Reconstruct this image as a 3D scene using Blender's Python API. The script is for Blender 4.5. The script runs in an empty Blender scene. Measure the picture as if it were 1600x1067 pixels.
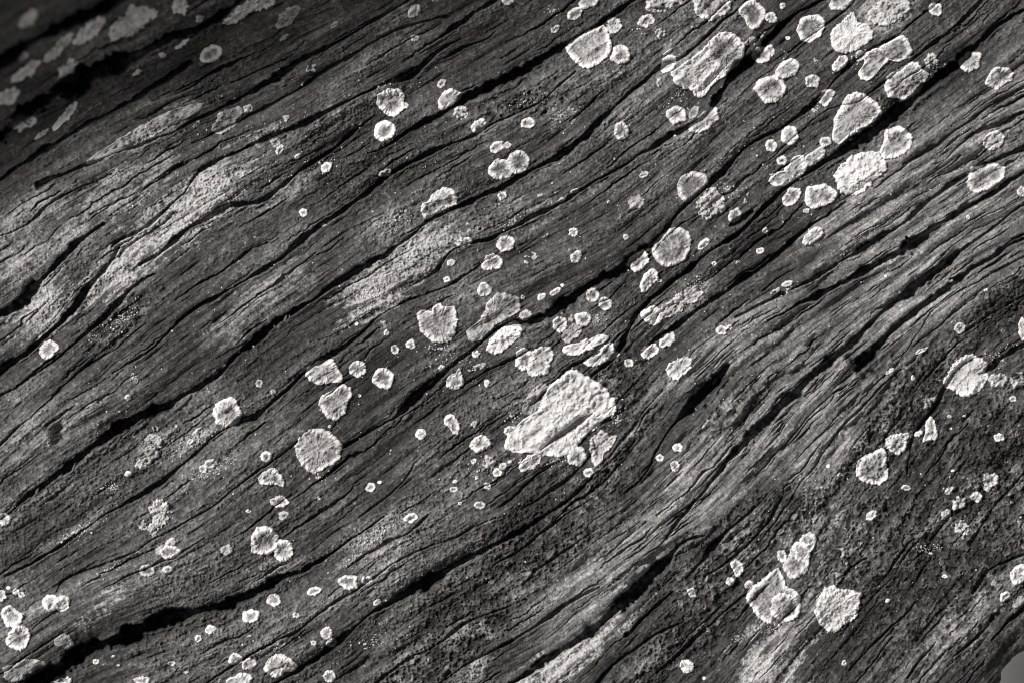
import bpy, math, random
import numpy as np

# ------------------------------------------------------------------ scene, camera, light
S = 0.0002                      # metres of wood per photograph pixel (frame is 0.32 m wide)
W, H = 1600.0, 1067.0
DIST = 1.2
scene = bpy.context.scene
cam_d = bpy.data.cameras.new("camera")
cam = bpy.data.objects.new("camera", cam_d)
scene.collection.objects.link(cam)
cam.location = (0, 0, DIST)
cam_d.sensor_width = 36.0
cam_d.lens = 36.0 * DIST / (W * S)
cam_d.clip_start = 0.05
cam_d.clip_end = 100.0
cam_d.dof.use_dof = True
cam_d.dof.focus_distance = DIST + 0.001
cam_d.dof.aperture_fstop = 2.0
scene.camera = cam

SUN_AZ = math.radians(147)      # direction towards the sun, measured from +x
SUN_EL = math.radians(42)
world = bpy.data.worlds.new("World"); scene.world = world; world.use_nodes = True
nt = world.node_tree; nt.nodes.clear()
sky = nt.nodes.new("ShaderNodeTexSky"); sky.sky_type = 'NISHITA'; sky.sun_disc = False
sky.sun_elevation = SUN_EL; sky.sun_rotation = math.radians(90) - SUN_AZ
bw = nt.nodes.new("ShaderNodeRGBToBW")          # the photograph is black and white
tint = nt.nodes.new("ShaderNodeMixRGB"); tint.blend_type = 'MULTIPLY'; tint.inputs[0].default_value = 1
tint.inputs[2].default_value = (1.0, 0.955, 0.925, 1)
bg = nt.nodes.new("ShaderNodeBackground"); bg.inputs[1].default_value = 0.085
wo = nt.nodes.new("ShaderNodeOutputWorld")
nt.links.new(sky.outputs[0], bw.inputs[0]); nt.links.new(bw.outputs[0], tint.inputs[1])
nt.links.new(tint.outputs[0], bg.inputs[0]); nt.links.new(bg.outputs[0], wo.inputs[0])
sun_d = bpy.data.lights.new("sun", 'SUN'); sun_d.energy = 4.6; sun_d.angle = math.radians(3)
sun_d.color = (1.0, 0.965, 0.94)
sun = bpy.data.objects.new("sun", sun_d); scene.collection.objects.link(sun)
from mathutils import Vector
tosun = Vector((math.cos(SUN_AZ) * math.cos(SUN_EL), math.sin(SUN_AZ) * math.cos(SUN_EL), math.sin(SUN_EL)))
sun.rotation_euler = tosun.to_track_quat('Z', 'Y').to_euler()
sun.location = tosun * 3
scene.view_settings.view_transform = 'Standard'
scene.view_settings.look = 'None'
scene.view_settings.exposure = 0.0
scene.view_settings.gamma = 1.0
scene.view_settings.use_curve_mapping = False
scene.render.engine = 'CYCLES'
scene.cycles.filter_width = 1.15

# ------------------------------------------------------------------ grid and noise helpers
M = 130                                          # margin of trunk modelled outside the frame, px
X0, Y0 = -M, -M
NX, NY = int(W) + 2 * M, int(H) + 2 * M
rng = np.random.default_rng(7)
random.seed(5)
gx = (X0 + np.arange(NX)).astype(np.float32)[None, :] * np.ones((NY, 1), np.float32)
gy = (Y0 + np.arange(NY)).astype(np.float32)[:, None] * np.ones((1, NX), np.float32)
fx = np.fft.rfftfreq(NX); fy = np.fft.fftfreq(NY)
F2 = fx[None, :] ** 2 + fy[:, None] ** 2

def blur(a, s):
    return np.fft.irfft2(np.fft.rfft2(a) * np.exp(-2 * (math.pi * s) ** 2 * F2), s=a.shape).astype(np.float32)

def norm(a):
    return ((a - a.mean()) / (a.std() + 1e-9)).astype(np.float32)

def white(): return rng.standard_normal((NY, NX), dtype=np.float32)
def noise(s): return norm(blur(white(), s))

def sstep(x, a, b):
    t = np.clip((x - a) / (b - a), 0, 1); return t * t * (3 - 2 * t)

def samp(a, x, y):                               # bilinear sample at photograph px
    u = np.clip(x - X0, 0, NX - 1.001); v = np.clip(y - Y0, 0, NY - 1.001)
    i = u.astype(np.int32); j = v.astype(np.int32); fu = u - i; fv = v - j
    return (a[j, i] * (1 - fu) * (1 - fv) + a[j, i + 1] * fu * (1 - fv)
            + a[j + 1, i] * (1 - fu) * fv + a[j + 1, i + 1] * fu * fv)

# ------------------------------------------------------------------ the checks (long cracks) of the trunk
# each: half-open band of shadow, points along it, width w (px), depth factor
CR = [
 ([(17,799,5),(37,781,6),(70,756,7),(100,734,9),(125,711,11),(162,684,17),(200,659,15),(235,641,15),(262,634,8),(295,612,8),(332,594,9),(360,566,7),(375,548,8),(400,530,12),(425,508,9),(450,490,9),(495,467,7),(512,452,8),(560,422,10),(605,397,8),(622,382,7),(650,366,5),(657,352,5),(712,325,7),(750,307,7),(800,286,9),(827,268,8),(887,235,10),(935,192,9),(975,155,7),(1007,127,6),(1030,105,8),(1062,92,6),(1087,72,7),(1125,37,6),(1162,7,5),(1190,-25,5),(1290,-110,5)],1.0),
 ([(-120,880,5),(-40,835,5),(17,799,5)],.8),
 ([(537,697,5),(562,684,5),(587,669,6),(620,650,7),(637,632,10),(662,606,11),(687,586,9),(725,556,8),(750,537,6),(775,514,5),(808,500,6),(832,505,9),(870,484,15),(912,452,15),(950,430,12),(980,410,14),(1012,385,13),(1040,362,10),(1057,335,8),(1072,317,8),(1107,290,8),(1130,267,8),(1150,245,5),(1182,220,5),(1200,212,6),(1242,184,8),(1270,165,8),(1295,137,5),(1307,122,4),(1330,99,6),(1362,76,6),(1400,57,4),(1435,27,4),(1470,0,3),(1560,-90,4)],1.0),
 ([(85,927,2),(92,915,4),(100,902,4),(140,890,4),(175,875,6),(205,865,4),(237,847,4),(275,825,4),(320,800,3),(350,776,4),(400,737,5),(425,722,4),(465,689,3)],.7),
 ([(925,586,5),(955,562,7),(975,535,9),(987,500,10),(1000,480,10),(1025,462,8),(1050,440,7),(1075,424,7),(1102,397,8),(1137,374,9),(1162,360,8),(1200,318,6),(1237,287,7),(1275,262,9),(1310,240,13),(1355,212,16),(1387,187,17),(1417,162,17),(1450,135,14),(1475,114,14),(1500,92,12),(1532,65,8),(1562,38,7),(1600,15,6),(1700,-50,6)],1.1),
 ([(1000,550,5),(1030,525,7),(1050,512,9),(1075,494,8),(1100,477,8),(1137,454,8),(1170,430,8),(1200,409,8),(1237,378,9),(1262,355,9),(1287,340,7),(1322,317,3)],.9),
 ([(1150,497,3),(1200,470,5),(1250,447,7),(1287,426,9),(1312,409,8),(1350,386,9),(1387,364,8),(1425,338,9),(1440,322,8),(1475,296,8),(1507,277,5),(1560,247,3)],.9),
 ([(1200,500,3),(1260,470,7),(1320,440,9),(1375,410,13),(1407,394,14),(1432,376,14),(1450,362,9),(1487,339,9),(1512,322,10),(1550,302,9),(1600,268,7),(1720,180,7)],1.0),
 ([(1040,840,5),(1075,794,6),(1112,751,8),(1150,704,10),(1200,652,13),(1220,631,14),(1250,606,14),(1275,581,14),(1307,553,11),(1337,532,9),(1355,509,8),(1387,482,9),(1420,454,12),(1445,434,11),(1475,413,9),(1500,391,7),(1537,367,6),(1600,318,5),(1720,240,6)],1.0),
 ([(1340,575,9),(1350,560,13),(1375,534,11),(1400,512,10),(1425,491,10),(1450,468,11),(1480,450,11),(1515,421,8),(1545,402,9),(1575,384,8),(1600,372,7),(1720,310,7)],.9),
 ([(1417,741,2),(1420,714,3),(1425,684,4),(1440,659,5),(1465,635,7),(1470,612,11),(1500,572,5),(1535,556,4)],.8),
 ([(1530,585,6),(1545,577,11),(1562,560,13),(1600,540,10),(1700,470,9)],.9),
 ([(1185,850,2),(1222,799,3),(1250,754,3),(1280,721,3),(1307,679,3),(1335,646,4),(1360,621,4),(1385,594,4),(1410,576,3)],.7),
 ([(1180,745,2),(1200,724,3),(1220,699,3),(1250,666,3),(1282,631,3),(1312,609,3),(1342,588,2)],.7),
 ([(980,770,2),(1005,744,3),(1020,719,3),(1025,704,4),(1045,671,6),(1065,649,8),(1087,626,12),(1110,600,13),(1137,571,6)],.9),
 ([(700,1130,8),(760,1090,8),(815,1057,9),(845,1034,10),(875,1014,9),(910,994,13),(940,971,17),(970,944,18),(995,919,18),(1025,889,14),(1050,862,10),(1075,842,8),(1100,836,4)],1.1),
 ([(780,1010,4),(800,1000,4),(845,972,5),(870,955,6),(900,935,6),(935,915,4)],.7),
 ([(1025,1050,4),(1062,1020,6),(1087,997,5),(1137,950,4),(1200,895,4)],.8),
 ([(980,990,8),(1007,965,9),(1025,945,7),(1050,925,4)],.8),
 ([(920,1090,5),(945,1052,6),(970,1027,5),(1012,999,7),(1037,982,7),(1065,972,4)],.8),
 ([(1077,897,6),(1092,882,8),(1112,855,9),(1137,827,5),(1175,800,4),(1200,770,3)],.8),
 ([(370,1110,6),(445,1057,7),(475,1040,7),(505,1020,9),(530,1000,8),(555,978,6),(567,965,6),(600,944,8),(625,932,11),(662,910,15),(700,888,11),(737,868,10),(775,850,9),(800,836,10),(840,812,7),(880,787,5),(905,768,7),(925,748,5)],1.0),
 ([(780,792,3),(800,779,4),(837,741,6),(875,718,4)],.7),
 ([(-100,1165,14),(0,1100,18),(37,1078,20),(62,1062,20),(100,1034,22),(137,1011,22),(175,1001,20),(212,986,20),(250,968,19),(287,957,15),(325,951,17),(362,941,15),(400,924,12),(437,904,10),(475,889,9),(505,874,7),(537,849,5),(565,830,3),(600,806,3)],1.2),
 ([(560,810,2),(575,799,3),(607,774,3),(637,744,3),(650,721,3),(687,689,2)],.6),
 ([(542,888,3),(570,866,8),(600,850,7),(637,832,4),(655,818,5),(670,805,3)],.8),
 ([(300,1085,4),(330,1062,5),(370,1036,5),(400,1016,5),(445,993,6),(467,986,6),(487,966,5),(512,948,4),(550,926,4),(585,901,4),(612,881,4),(650,862,4),(700,842,3),(775,807,3)],.8),
 ([(560,1090,4),(590,1064,5),(625,1037,6),(675,1013,5),(712,983,5),(750,963,4),(800,945,3)],.8),
 ([(660,1090,4),(690,1065,4),(725,1038,4),(762,1021,5),(800,998,4)],.8),
 ([(312,266,7),(350,246,8),(400,224,9),(432,210,8),(457,203,6),(500,180,7),(537,161,6),(575,143,7),(600,131,7),(630,123,8),(662,101,8),(682,79,6),(720,62,3)],1.0),
 ([(665,72,3),(682,62,6),(700,48,9),(725,29,10),(750,15,8),(775,0,6),(900,-90,6)],1.0),
 ([(60,290,6),(125,262,6),(250,214,5),(312,186,5),(350,166,7),(400,141,9),(432,121,9),(475,91,8),(507,76,8),(540,60,6),(580,35,4),(640,0,4)],.9),
 ([(300,225,3),(400,176,4),(450,151,5),(492,121,6),(530,97,6),(570,74,6),(607,52,6),(650,36,4),(700,25,3)],.8),
 ([(175,386,2),(182,374,4),(212,366,5),(237,346,6),(262,326,6),(287,298,6),(312,268,4)],.9),
 ([(217,413,5),(250,396,7),(275,371,9),(312,346,9),(362,318,9),(400,318,6),(432,298,7),(467,268,7),(500,248,7),(530,226,6),(560,198,4),(585,180,3)],1.0),
 ([(175,582,3),(212,562,4),(250,534,5),(275,506,5),(312,478,6),(350,456,7),(400,428,7),(437,406,8),(462,381,8),(500,353,9),(537,328,8),(575,301,8),(612,270,7),(650,251,8),(687,231,8),(737,213,6),(762,196,5),(800,180,4),(837,165,4),(867,141,4),(900,112,3)],.9),
 ([(575,240,3),(600,229,4),(637,206,6),(667,189,8),(700,173,10),(725,154,13),(762,136,14),(800,119,13),(837,100,13),(875,74,13),(912,51,10),(950,28,8),(975,11,8),(1000,-8,8),(1130,-110,8)],1.0),
 ([(640,447,2),(650,442,4),(687,422,5),(700,395,3),(745,377,6),(762,375,7),(800,357,8),(837,335,7),(875,320,6),(905,298,5),(937,279,6),(972,262,5),(987,248,6),(1020,231,8),(1037,216,8),(1070,201,9),(1100,181,10),(1122,155,12),(1150,109,13),(1175,92,14),(1200,62,9),(1225,36,8),(1250,17,8),(1287,0,6),(1400,-90,6)],1.0),
 ([(8,900,3),(37,887,4),(70,867,6),(100,850,6),(137,822,4),(170,800,4),(200,784,7),(237,762,8),(275,735,6),(307,709,4),(350,670,3),(385,654,9),(400,650,8),(437,618,6),(475,583,8),(512,555,8),(550,536,6),(587,498,3),(625,476,4),(675,456,4),(712,440,5),(750,416,4),(775,398,3)],.9),
 ([(0,619,4),(25,604,4),(62,581,5),(95,554,6),(120,534,6),(150,508,7),(175,485,7),(200,458,7),(215,441,6),(245,427,3)],.9),
 ([(-60,740,3),(0,694,4),(37,661,4),(75,629,4),(112,591,4),(150,561,4),(175,549,3),(230,505,2)],.8),
 ([(-60,625,9),(5,574,11),(32,558,10),(62,534,8),(100,498,8),(117,481,8),(135,453,9),(160,423,9),(187,388,6)],1.0),
 ([(-110,540,12),(0,490,14),(37,468,14),(62,438,11),(87,416,10),(112,386,9),(137,366,7),(162,350,6)],1.1),
 ([(-60,405,4),(0,370,4),(37,355,4),(87,312,4),(125,295,3),(175,272,3)],.8),
 ([(140,335,3),(187,312,3),(225,295,3),(262,267,4),(300,248,3)],.7),
 ([(-60,140,14),(0,98,18),(50,66,18),(112,33,16),(165,12,14),(240,-30,14)],1.2),
 ([(0,215,14),(50,168,22),(100,137,26),(150,112,26),(210,88,20),(260,62,14),(330,35,12),(390,-10,10)],1.2),
 ([(0,280,8),(60,240,8),(120,205,8),(190,165,8),(250,130,9),(300,98,7)],.8),
 ([(720,606,3),(737,594,5),(762,577,6),(800,560,5),(830,543,3)],.8),
 ([(850,604,5),(882,580,7),(907,563,7),(937,550,5)],.8),
 ([(907,694,4),(930,669,6),(955,654,4)],.8),
 ([(945,725,2),(950,719,3),(962,696,4),(987,671,5),(1000,651,3),(1035,608,3)],.7),
 ([(845,702,3),(860,690,6),(880,676,8),(910,654,7),(925,645,3)],1.0),
 ([(828,632,2),(845,622,4),(853,606,4),(868,592,2)],.9),
 ([(800,672,2),(830,652,3),(862,640,2)],.6),
 ([(1312,912,3),(1330,885,4),(1355,872,3)],.8),
 ([(1327,1047,4),(1350,1020,4),(1375,995,4),(1412,962,3),(1430,940,2)],.8),
 ([(1417,1060,5),(1437,1032,5),(1462,1002,3)],.8),
 ([(1425,917,4),(1440,892,4),(1457,870,2)],.7),
 ([(1515,852,4),(1537,815,3),(1550,796,3),(1575,766,4),(1600,739,3),(1680,650,3)],.7),
 ([(1520,925,6),(1537,900,7),(1550,885,5),(1600,865,4)],.8),
 ([(1550,1000,4),(1582,962,8),(1600,948,7)],.9),
 ([(1490,1025,4),(1520,1003,5),(1545,975,3)],.7),
 ([(1400,575,3),(1460,482,2),(1500,456,3),(1550,428,4),(1600,401,4),(1700,340,4)],.7),
 ([(1490,531,2),(1525,508,3),(1550,488,3),(1600,463,3)],.7),
 ([(1412,257,4),(1450,236,5),(1487,208,5),(1525,181,6),(1562,157,6),(1600,136,5),(1700,80,5)],.8),
 ([(1462,265,3),(1487,238,4),(1512,216,5),(1562,191,7),(1600,176,6),(1700,130,5)],.8),
 ([(1490,285,3),(1515,268,8),(1550,251,8),(1600,233,8),(1700,190,6)],.9),
 ([(1205,250,2),(1240,215,3),(1287,172,3),(1330,165,2),(1355,150,3),(1375,133,4),(1405,111,4),(1425,93,6),(1450,73,7),(1475,58,7),(1500,36,6),(1537,0,5),(1600,-70,5)],.8),
 ([(1232,82,3),(1282,46,4),(1300,32,5),(1315,22,5),(1335,2,4)],.8),
 ([(1140,352,6),(1155,345,9),(1175,331,6)],.8),
 ([(920,780,2),(890,800,4),(850,830,5),(810,862,4),(770,885,3)],.7),
 ([(930,700,2),(890,748,4),(855,770,5),(815,795,3)],.7),
 ([(1100,900,3),(1160,860,5),(1200,815,5),(1225,770,3)],.8),
 ([(1010,840,3),(1060,800,4),(1110,770,3)],.6),
 ([(945,870,3),(975,845,4),(1010,815,3)],.7),
 ([(835,890,7),(865,872,6),(900,850,4),(935,825,3)],.7),
]
# smooth the polylines (Catmull-Rom)
def spline(pts):
    P = np.array(pts, float)
    if len(P) < 3: return P
    Q = np.vstack([2 * P[0] - P[1], P, 2 * P[-1] - P[-2]]); out = []
    for i in range(1, len(Q) - 2):
        a, b, c, d = Q[i - 1], Q[i], Q[i + 1], Q[i + 2]
        n = max(2, int(np.hypot(*(c - b)[:2]) / 12))
        for k in range(n):
            t = k / n
            out.append(.5 * ((2 * b) + (c - a) * t + (2 * a - 5 * b + 4 * c - d) * t * t + (3 * b - a - 3 * c + d) * t ** 3))
    out.append(P[-1]); return np.array(out)
def loosen(P):                                    # straighter run, uneven width, tapering ends
    P = P.copy(); n = len(P)
    if n > 6:
        for _ in range(2): P[1:-1, :2] = .25 * P[:-2, :2] + .5 * P[1:-1, :2] + .25 * P[2:, :2]
    ph = [random.uniform(0, 6.3) for _ in range(3)]; d = np.concatenate([[0], np.cumsum(np.hypot(*np.diff(P[:, :2], axis=0).T))])
    P[:, 2] *= 1 + .16 * np.sin(d / 13 + ph[0]) + .20 * np.sin(d / 31 + ph[1]) + .08 * np.sin(d / 6.5 + ph[2])
    return P
CRS = [(loosen(spline(p)), k) for p, k in CR]

# ------------------------------------------------------------------ grain direction field
cs = 16
cx = np.arange(X0, X0 + NX + cs, cs, dtype=np.float32); cy = np.arange(Y0, Y0 + NY + cs, cs, dtype=np.float32)
CX, CY = np.meshgrid(cx, cy)
A = np.zeros_like(CX); B = np.zeros_like(CX); Wt = np.zeros_like(CX) + 1e-6
GUIDE = [np.array(l, float) for l in ([(1100,1060),(1250,880)],[(1250,1060),(1400,880)],[(1380,1060),(1530,880)],[(1330,880),(1450,730)],[(1480,860),(1600,700)],[(1400,800),(1540,620)],
    [(1480,760),(1600,620)],[(1210,860),(1330,720)],[(850,1000),(1000,880)],[(0,560),(120,480)])]
def dens(l):
    n = 8; return np.array([l[0] + (l[1] - l[0]) * k / n for k in range(n + 1)])
for P in [P for P, k in CRS] + [dens(l) for l in GUIDE] * 2:
    for a, b in zip(P[:-1], P[1:]):
        dx, dy = b[0] - a[0], b[1] - a[1]; L = math.hypot(dx, dy)
        if L < 1e-3: continue
        th = math.atan2(dy, dx)
        w = L * np.exp(-((CX - (a[0] + b[0]) / 2) ** 2 + (CY - (a[1] + b[1]) / 2) ** 2) / (2 * 62.0 ** 2)) + L * 2e-4
        A += w * math.cos(2 * th); B += w * math.sin(2 * th); Wt += w
TH = 0.5 * np.arctan2(B, A)
u = (gx - cx[0]) / cs; v = (gy - cy[0]) / cs
i = np.clip(u.astype(int), 0, len(cx) - 2); j = np.clip(v.astype(int), 0, len(cy) - 2); fu = u - i; fv = v - j
TH = (TH[j, i] * (1 - fu) * (1 - fv) + TH[j, i + 1] * fu * (1 - fv) + TH[j + 1, i] * (1 - fu) * fv + TH[j + 1, i + 1] * fu * fv)
TH = TH + 0.035 * noise(30) + 0.02 * noise(10)
VX = np.cos(TH).astype(np.float32); VY = np.sin(TH).astype(np.float32)      # points right and up (dy<0)

def lic(a, n, step=2.0):                          # smear a noise along the grain
    acc = a.copy()
    flat = a.ravel(); fvx = VX.ravel(); fvy = VY.ravel()
    bx, by = gx - X0, gy - Y0
    for sg in (1, -1):
        px = bx.ravel().copy(); py = by.ravel().copy()
        idx = None
        for k in range(n):
            ii = (np.clip(py + .5, 0, NY - 1).astype(np.int32) * NX + np.clip(px + .5, 0, NX - 1).astype(np.int32))
            px += sg * step * fvx[ii]; py += sg * step * fvy[ii]
            ii = (np.clip(py + .5, 0, NY - 1).astype(np.int32) * NX + np.clip(px + .5, 0, NX - 1).astype(np.int32))
            acc += flat[ii].reshape(a.shape) * (1 - k / n)
    return norm(acc)

n05 = norm(white()); n1 = noise(0.9); n2 = noise(1.9); n4 = noise(4); n9 = noise(9); n25 = noise(25); n60 = noise(60)
g0 = lic(blur(white(), 0.55), 9, 1.0)
g1 = lic(blur(white(), 0.8), 14, 1.5)              # fine fibres
g2 = lic(blur(white(), 1.8), 14, 2.5)
g5 = lic(blur(white(), 4.0), 18, 4.0)
g12 = lic(blur(white(), 9.0), 18, 8.0)
g30 = lic(blur(white(), 20.0), 14, 16.0)

# warp used when carving so that edges are torn, not drawn
wf = lic(blur(white(), 3.0), 8, 3.0)
WX = 0.7 * n4 + 1.0 * n9 + 0.6 * n2 + 1.2 * wf
WY = 0.7 * noise(4) + 1.0 * noise(9) + 0.6 * noise(2) + 1.4 * wf

# ------------------------------------------------------------------ height of the wood, px
q = ((450 - gy) * 650 - gx * 450) / math.hypot(450, 650)      # >0 towards the upper left corner
q = np.clip(q, 0, None)
macro = -q ** 2 / 560.0
macro += 3.2 * g30 + 0.3 * g12
Z = macro

def carve(P, kf, wscale=1.0, dscale=1.0, warp=1.0, ledge=True):
    """signed-distance trough: sheer on the upper-left side, sloping up on the lower-right side"""
    pad = float(P[:, 2].max()) * 3.2 * wscale + 14
    x0 = max(0, int(P[:, 0].min() - pad - X0)); x1 = min(NX, int(P[:, 0].max() + pad - X0))
    y0 = max(0, int(P[:, 1].min() - pad - Y0)); y1 = min(NY, int(P[:, 1].max() + pad - Y0))
    if x1 - x0 < 3 or y1 - y0 < 3: return
    best = np.full((y1 - y0, x1 - x0), 1e9, np.float32); sd = best.copy(); wd = np.zeros_like(best)
    for a, b in zip(P[:-1], P[1:]):
        pd = max(a[2], b[2]) * 3.2 * wscale + 14
        ax = max(x0, int(min(a[0], b[0]) - pd - X0)); bx = min(x1, int(max(a[0], b[0]) + pd - X0) + 1)
        ay = max(y0, int(min(a[1], b[1]) - pd - Y0)); by = min(y1, int(max(a[1], b[1]) + pd - Y0) + 1)
        if bx <= ax or by <= ay: continue
        X = gx[ay:by, ax:bx] + warp * WX[ay:by, ax:bx]; Y = gy[ay:by, ax:bx] + warp * WY[ay:by, ax:bx]
        dx, dy = b[0] - a[0], b[1] - a[1]; L2 = dx * dx + dy * dy + 1e-6
        t = np.clip(((X - a[0]) * dx + (Y - a[1]) * dy) / L2, 0, 1)
        rx = X - a[0] - t * dx; ry = Y - a[1] - t * dy
        d = np.hypot(rx, ry)
        s = (rx * -dy + ry * dx) / math.sqrt(L2)      # + on the lower-right side
        sl = (slice(ay - y0, by - y0), slice(ax - x0, bx - x0))
        m = d < best[sl]
        best[sl] = np.where(m, d, best[sl]); sd[sl] = np.where(m, np.sign(s) * d, sd[sl])
        wd[sl] = np.where(m, a[2] + (b[2] - a[2]) * t, wd[sl])
    w = np.maximum(wd * wscale, .5) * (1 + .12 * n9[y0:y1, x0:x1] + .14 * n4[y0:y1, x0:x1] + .10 * n2[y0:y1, x0:x1])
    w = np.maximum(w, .5)
    r = sd / w                                        # band from -.5 (sheer) to +.5
    prof = sstep(r, -.62, -.40) * (1 - sstep(r, .30, .95))
    depth = (2.5 * w + 2.5) * kf * dscale
    Z[y0:y1, x0:x1] -= prof * depth
    if ledge:                                         # upper bank rolls over towards the crack, lower bank lifts a little
        roll = np.exp(-np.clip(-(r + .4), 0, None) / 1.3) * (r < -.3)
        Z[y0:y1, x0:x1] -= 0.42 * roll * np.minimum(w, 16) * kf
        lip = np.exp(-((r - 1.0) / .5) ** 2)
        Z[y0:y1, x0:x1] += 0.14 * lip * np.minimum(w, 12) * kf
    return

# stepped plates and fibres
pl = g12 * 1.3 + 0.5 * g5 + .18 * n4
fr = pl * 1.6
st = np.floor(fr) + sstep(fr - np.floor(fr), .0, .22)
Z += 0.36 * st
pl2 = g5 * 1.4 + .35 * g2 + .22 * n2
fr = pl2 * 1.5; Z += 0.32 * (np.floor(fr) + sstep(fr - np.floor(fr), 0, .25))

for P, k in CRS:
    P = P.copy(); P[:, 2] *= .66 + .24 * np.clip((P[:, 2] - 6) / 8, 0, 1)
    carve(P, k, 1.0, 1.05, .38)

# secondary hairline checks following the grain
def streamline(x, y, n, w):
    pts = []
    for k in range(n):
        i = int(min(max(x - X0, 0), NX - 1)); j = int(min(max(y - Y0, 0), NY - 1))
        t = k / (n - 1); pts.append((x, y, w * math.sin(math.pi * min(max(t, .06), .94)) ** .6))
        x += 7 * VX[j, i]; y += 7 * VY[j, i] + random.uniform(-.9, .9)
    return np.array(pts)
for k in range(650):
    x = random.uniform(X0, X0 + NX); y = random.uniform(Y0, Y0 + NY)
    z = random.random()
    w = .7 + 2.7 * z ** 3.5
    n = int(4 + random.random() ** 2 * 22 + 6 * z)
    carve(streamline(x, y, n, w), .75 + .3 * random.random(), 1.0, 1.0, .7, False)

# zones: bare smooth wood (pale) and rotten rough wood, laid as soft blobs along the grain
def blob(x, y, a, b, ang, edge=.35, rough=.35):
    t = math.radians(ang); c, s = math.cos(t), math.sin(t)
    dx = gx + 5 * WX / 3 - x; dy = -(gy + 5 * WY / 3 - y)
    e = np.hypot((dx * c + dy * s) / a, (-dx * s + dy * c) / b) + rough * (.55 * g5 + .22 * n4 + .40 * g2 + .25 * g1 + .12 * n2) * .6
    return 1 - sstep(e, 1 - edge, 1 + edge)
smooth = np.zeros_like(gx)
for a in [(1390,480,290,74,37),(1270,600,220,80,43),(1110,730,220,62,48),(1500,320,180,34,32),(1500,215,180,36,33),(1330,330,130,24,35),
          (950,905,140,50,42),(1560,330,120,50,33),(1400,340,160,30,34),(1470,1010,110,34,45),(1120,545,150,26,36),(1150,730,120,40,50),(1560,150,90,20,28),(1290,690,100,36,50),(1020,830,90,30,48),(1180,660,90,30,46),(1250,960,90,26,48)]:
    smooth = np.maximum(smooth, blob(*a, edge=.25, rough=.32))
rotten = np.zeros_like(gx)
for a in [(1430,640,130,60,50),(1500,860,210,120,50),(1330,860,100,44,50),(1130,880,130,50,48),(870,810,150,55,40),(1080,980,130,46,45),
          (700,1000,130,50,38),(1570,480,80,34,35),(190,500,70,22,38),(960,620,80,50,40),(1400,150,40,25,35),(1150,640,70,24,45),(820,160,60,22,12),(1560,700,80,60,50),(1250,800,60,40,50)]:
    rotten = np.maximum(rotten, blob(*a, edge=.6))
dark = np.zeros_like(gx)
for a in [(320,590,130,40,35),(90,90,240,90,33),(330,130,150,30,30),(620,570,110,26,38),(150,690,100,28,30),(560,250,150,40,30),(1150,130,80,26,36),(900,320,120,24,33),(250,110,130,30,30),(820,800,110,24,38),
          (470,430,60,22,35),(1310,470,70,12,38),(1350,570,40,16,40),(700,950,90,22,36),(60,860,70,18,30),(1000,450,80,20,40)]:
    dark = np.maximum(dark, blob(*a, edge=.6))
pale = np.zeros_like(gx); PALE = [
  (585,452,46,26,40,1.0),(655,398,68,26,35,.8),(610,350,42,24,30,.25),(425,455,60,20,35,.4),(372,505,42,14,35,.4),(310,620,60,14,32,.2),
  (155,950,44,9,36,.7),(905,1015,70,17,38,1.1),(855,1042,56,14,38,1.0),(1198,1045,52,36,50,1.0),(1300,825,26,6,52,.5),(1058,782,16,5,42,.75),
  (590,832,60,14,30,.45),(560,868,50,9,28,.35),(300,690,44,10,32,.4),(425,890,34,12,22,.4),(330,730,60,12,30,.25),(120,830,60,10,32,.25),
  (290,330,120,27,40,1.0),(185,425,58,26,38,.95),(70,480,52,25,38,.85),(200,290,80,22,30,.6),(60,330,75,20,30,.42),(25,410,50,22,28,.5),
  (235,205,92,12,32,.5),(110,370,40,11,35,.5),(330,275,46,14,35,.5),(1175,540,60,8,38,.45),(1085,470,40,10,38,.35),(860,330,60,9,30,.35),
  (745,1043,22,9,40,.6),(720,885,50,10,38,.2),(880,180,22,12,20,.4),(795,320,20,10,30,.3),(610,1000,40,12,30,.15),
  (440,300,50,13,35,.4),(560,640,0.1,0.1,0,0),(1345,372,60,8,36,.3),(240,700,28,10,30,.35),(700,480,60,14,35,.15),(1390,15,42,26,30,.5),(1070,470,44,15,36,.5),(640,840,70,8,30,.3)]
for a in PALE: pale = np.maximum(pale, a[5] * blob(a[0], a[1], a[2] * 1.1, a[3] * 1.3, a[4], edge=.2, rough=.8))
pale_r = pale * np.clip(.9 + .22 * n2 + .22 * n1 + .22 * g2 + .12 * n9 + .2 * g5, .1, 1.5)

amp = 1 - .45 * smooth
Z += amp * (.16 * g2 + .26 * g1 + .30 * g0 + .14 * g5) * (.55 + .6 * smooth + .25 * np.clip(g30, 0, 1.5)) + smooth * (1.0 * g12 + .6 * g5)
Z -= (.7 + .6 * smooth) * sstep(-g1, 1.3, 2.3) + 2.4 * sstep(-g2, 1.75, 2.3) + .8 * sstep(-g5, 1.6, 2.4) + smooth * (.25 * g2 + .45 * g1 + .35 * g0)
rg = np.clip(.6 + .35 * n60 + .3 * g12, .15, 1.4) * (1 - .75 * smooth)
Z += ((.40 * rg) * (1 - .6 * np.clip(pale, 0, 1)) + .95 * rotten) * n2 + (.52 * rg + .5 * rotten) * n1 + (.16 * rg + .15 * rotten) * n05 + (.2 + 1.7 * rotten) * n4 * .7
Z += pale * (.35 * n1 + .22 * n2 + .5)
# pits in rotten wood
Z -= rotten * 7 * sstep(n4 + .6 * n2 + .5 * g5, 1.0, 2.0)

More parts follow.
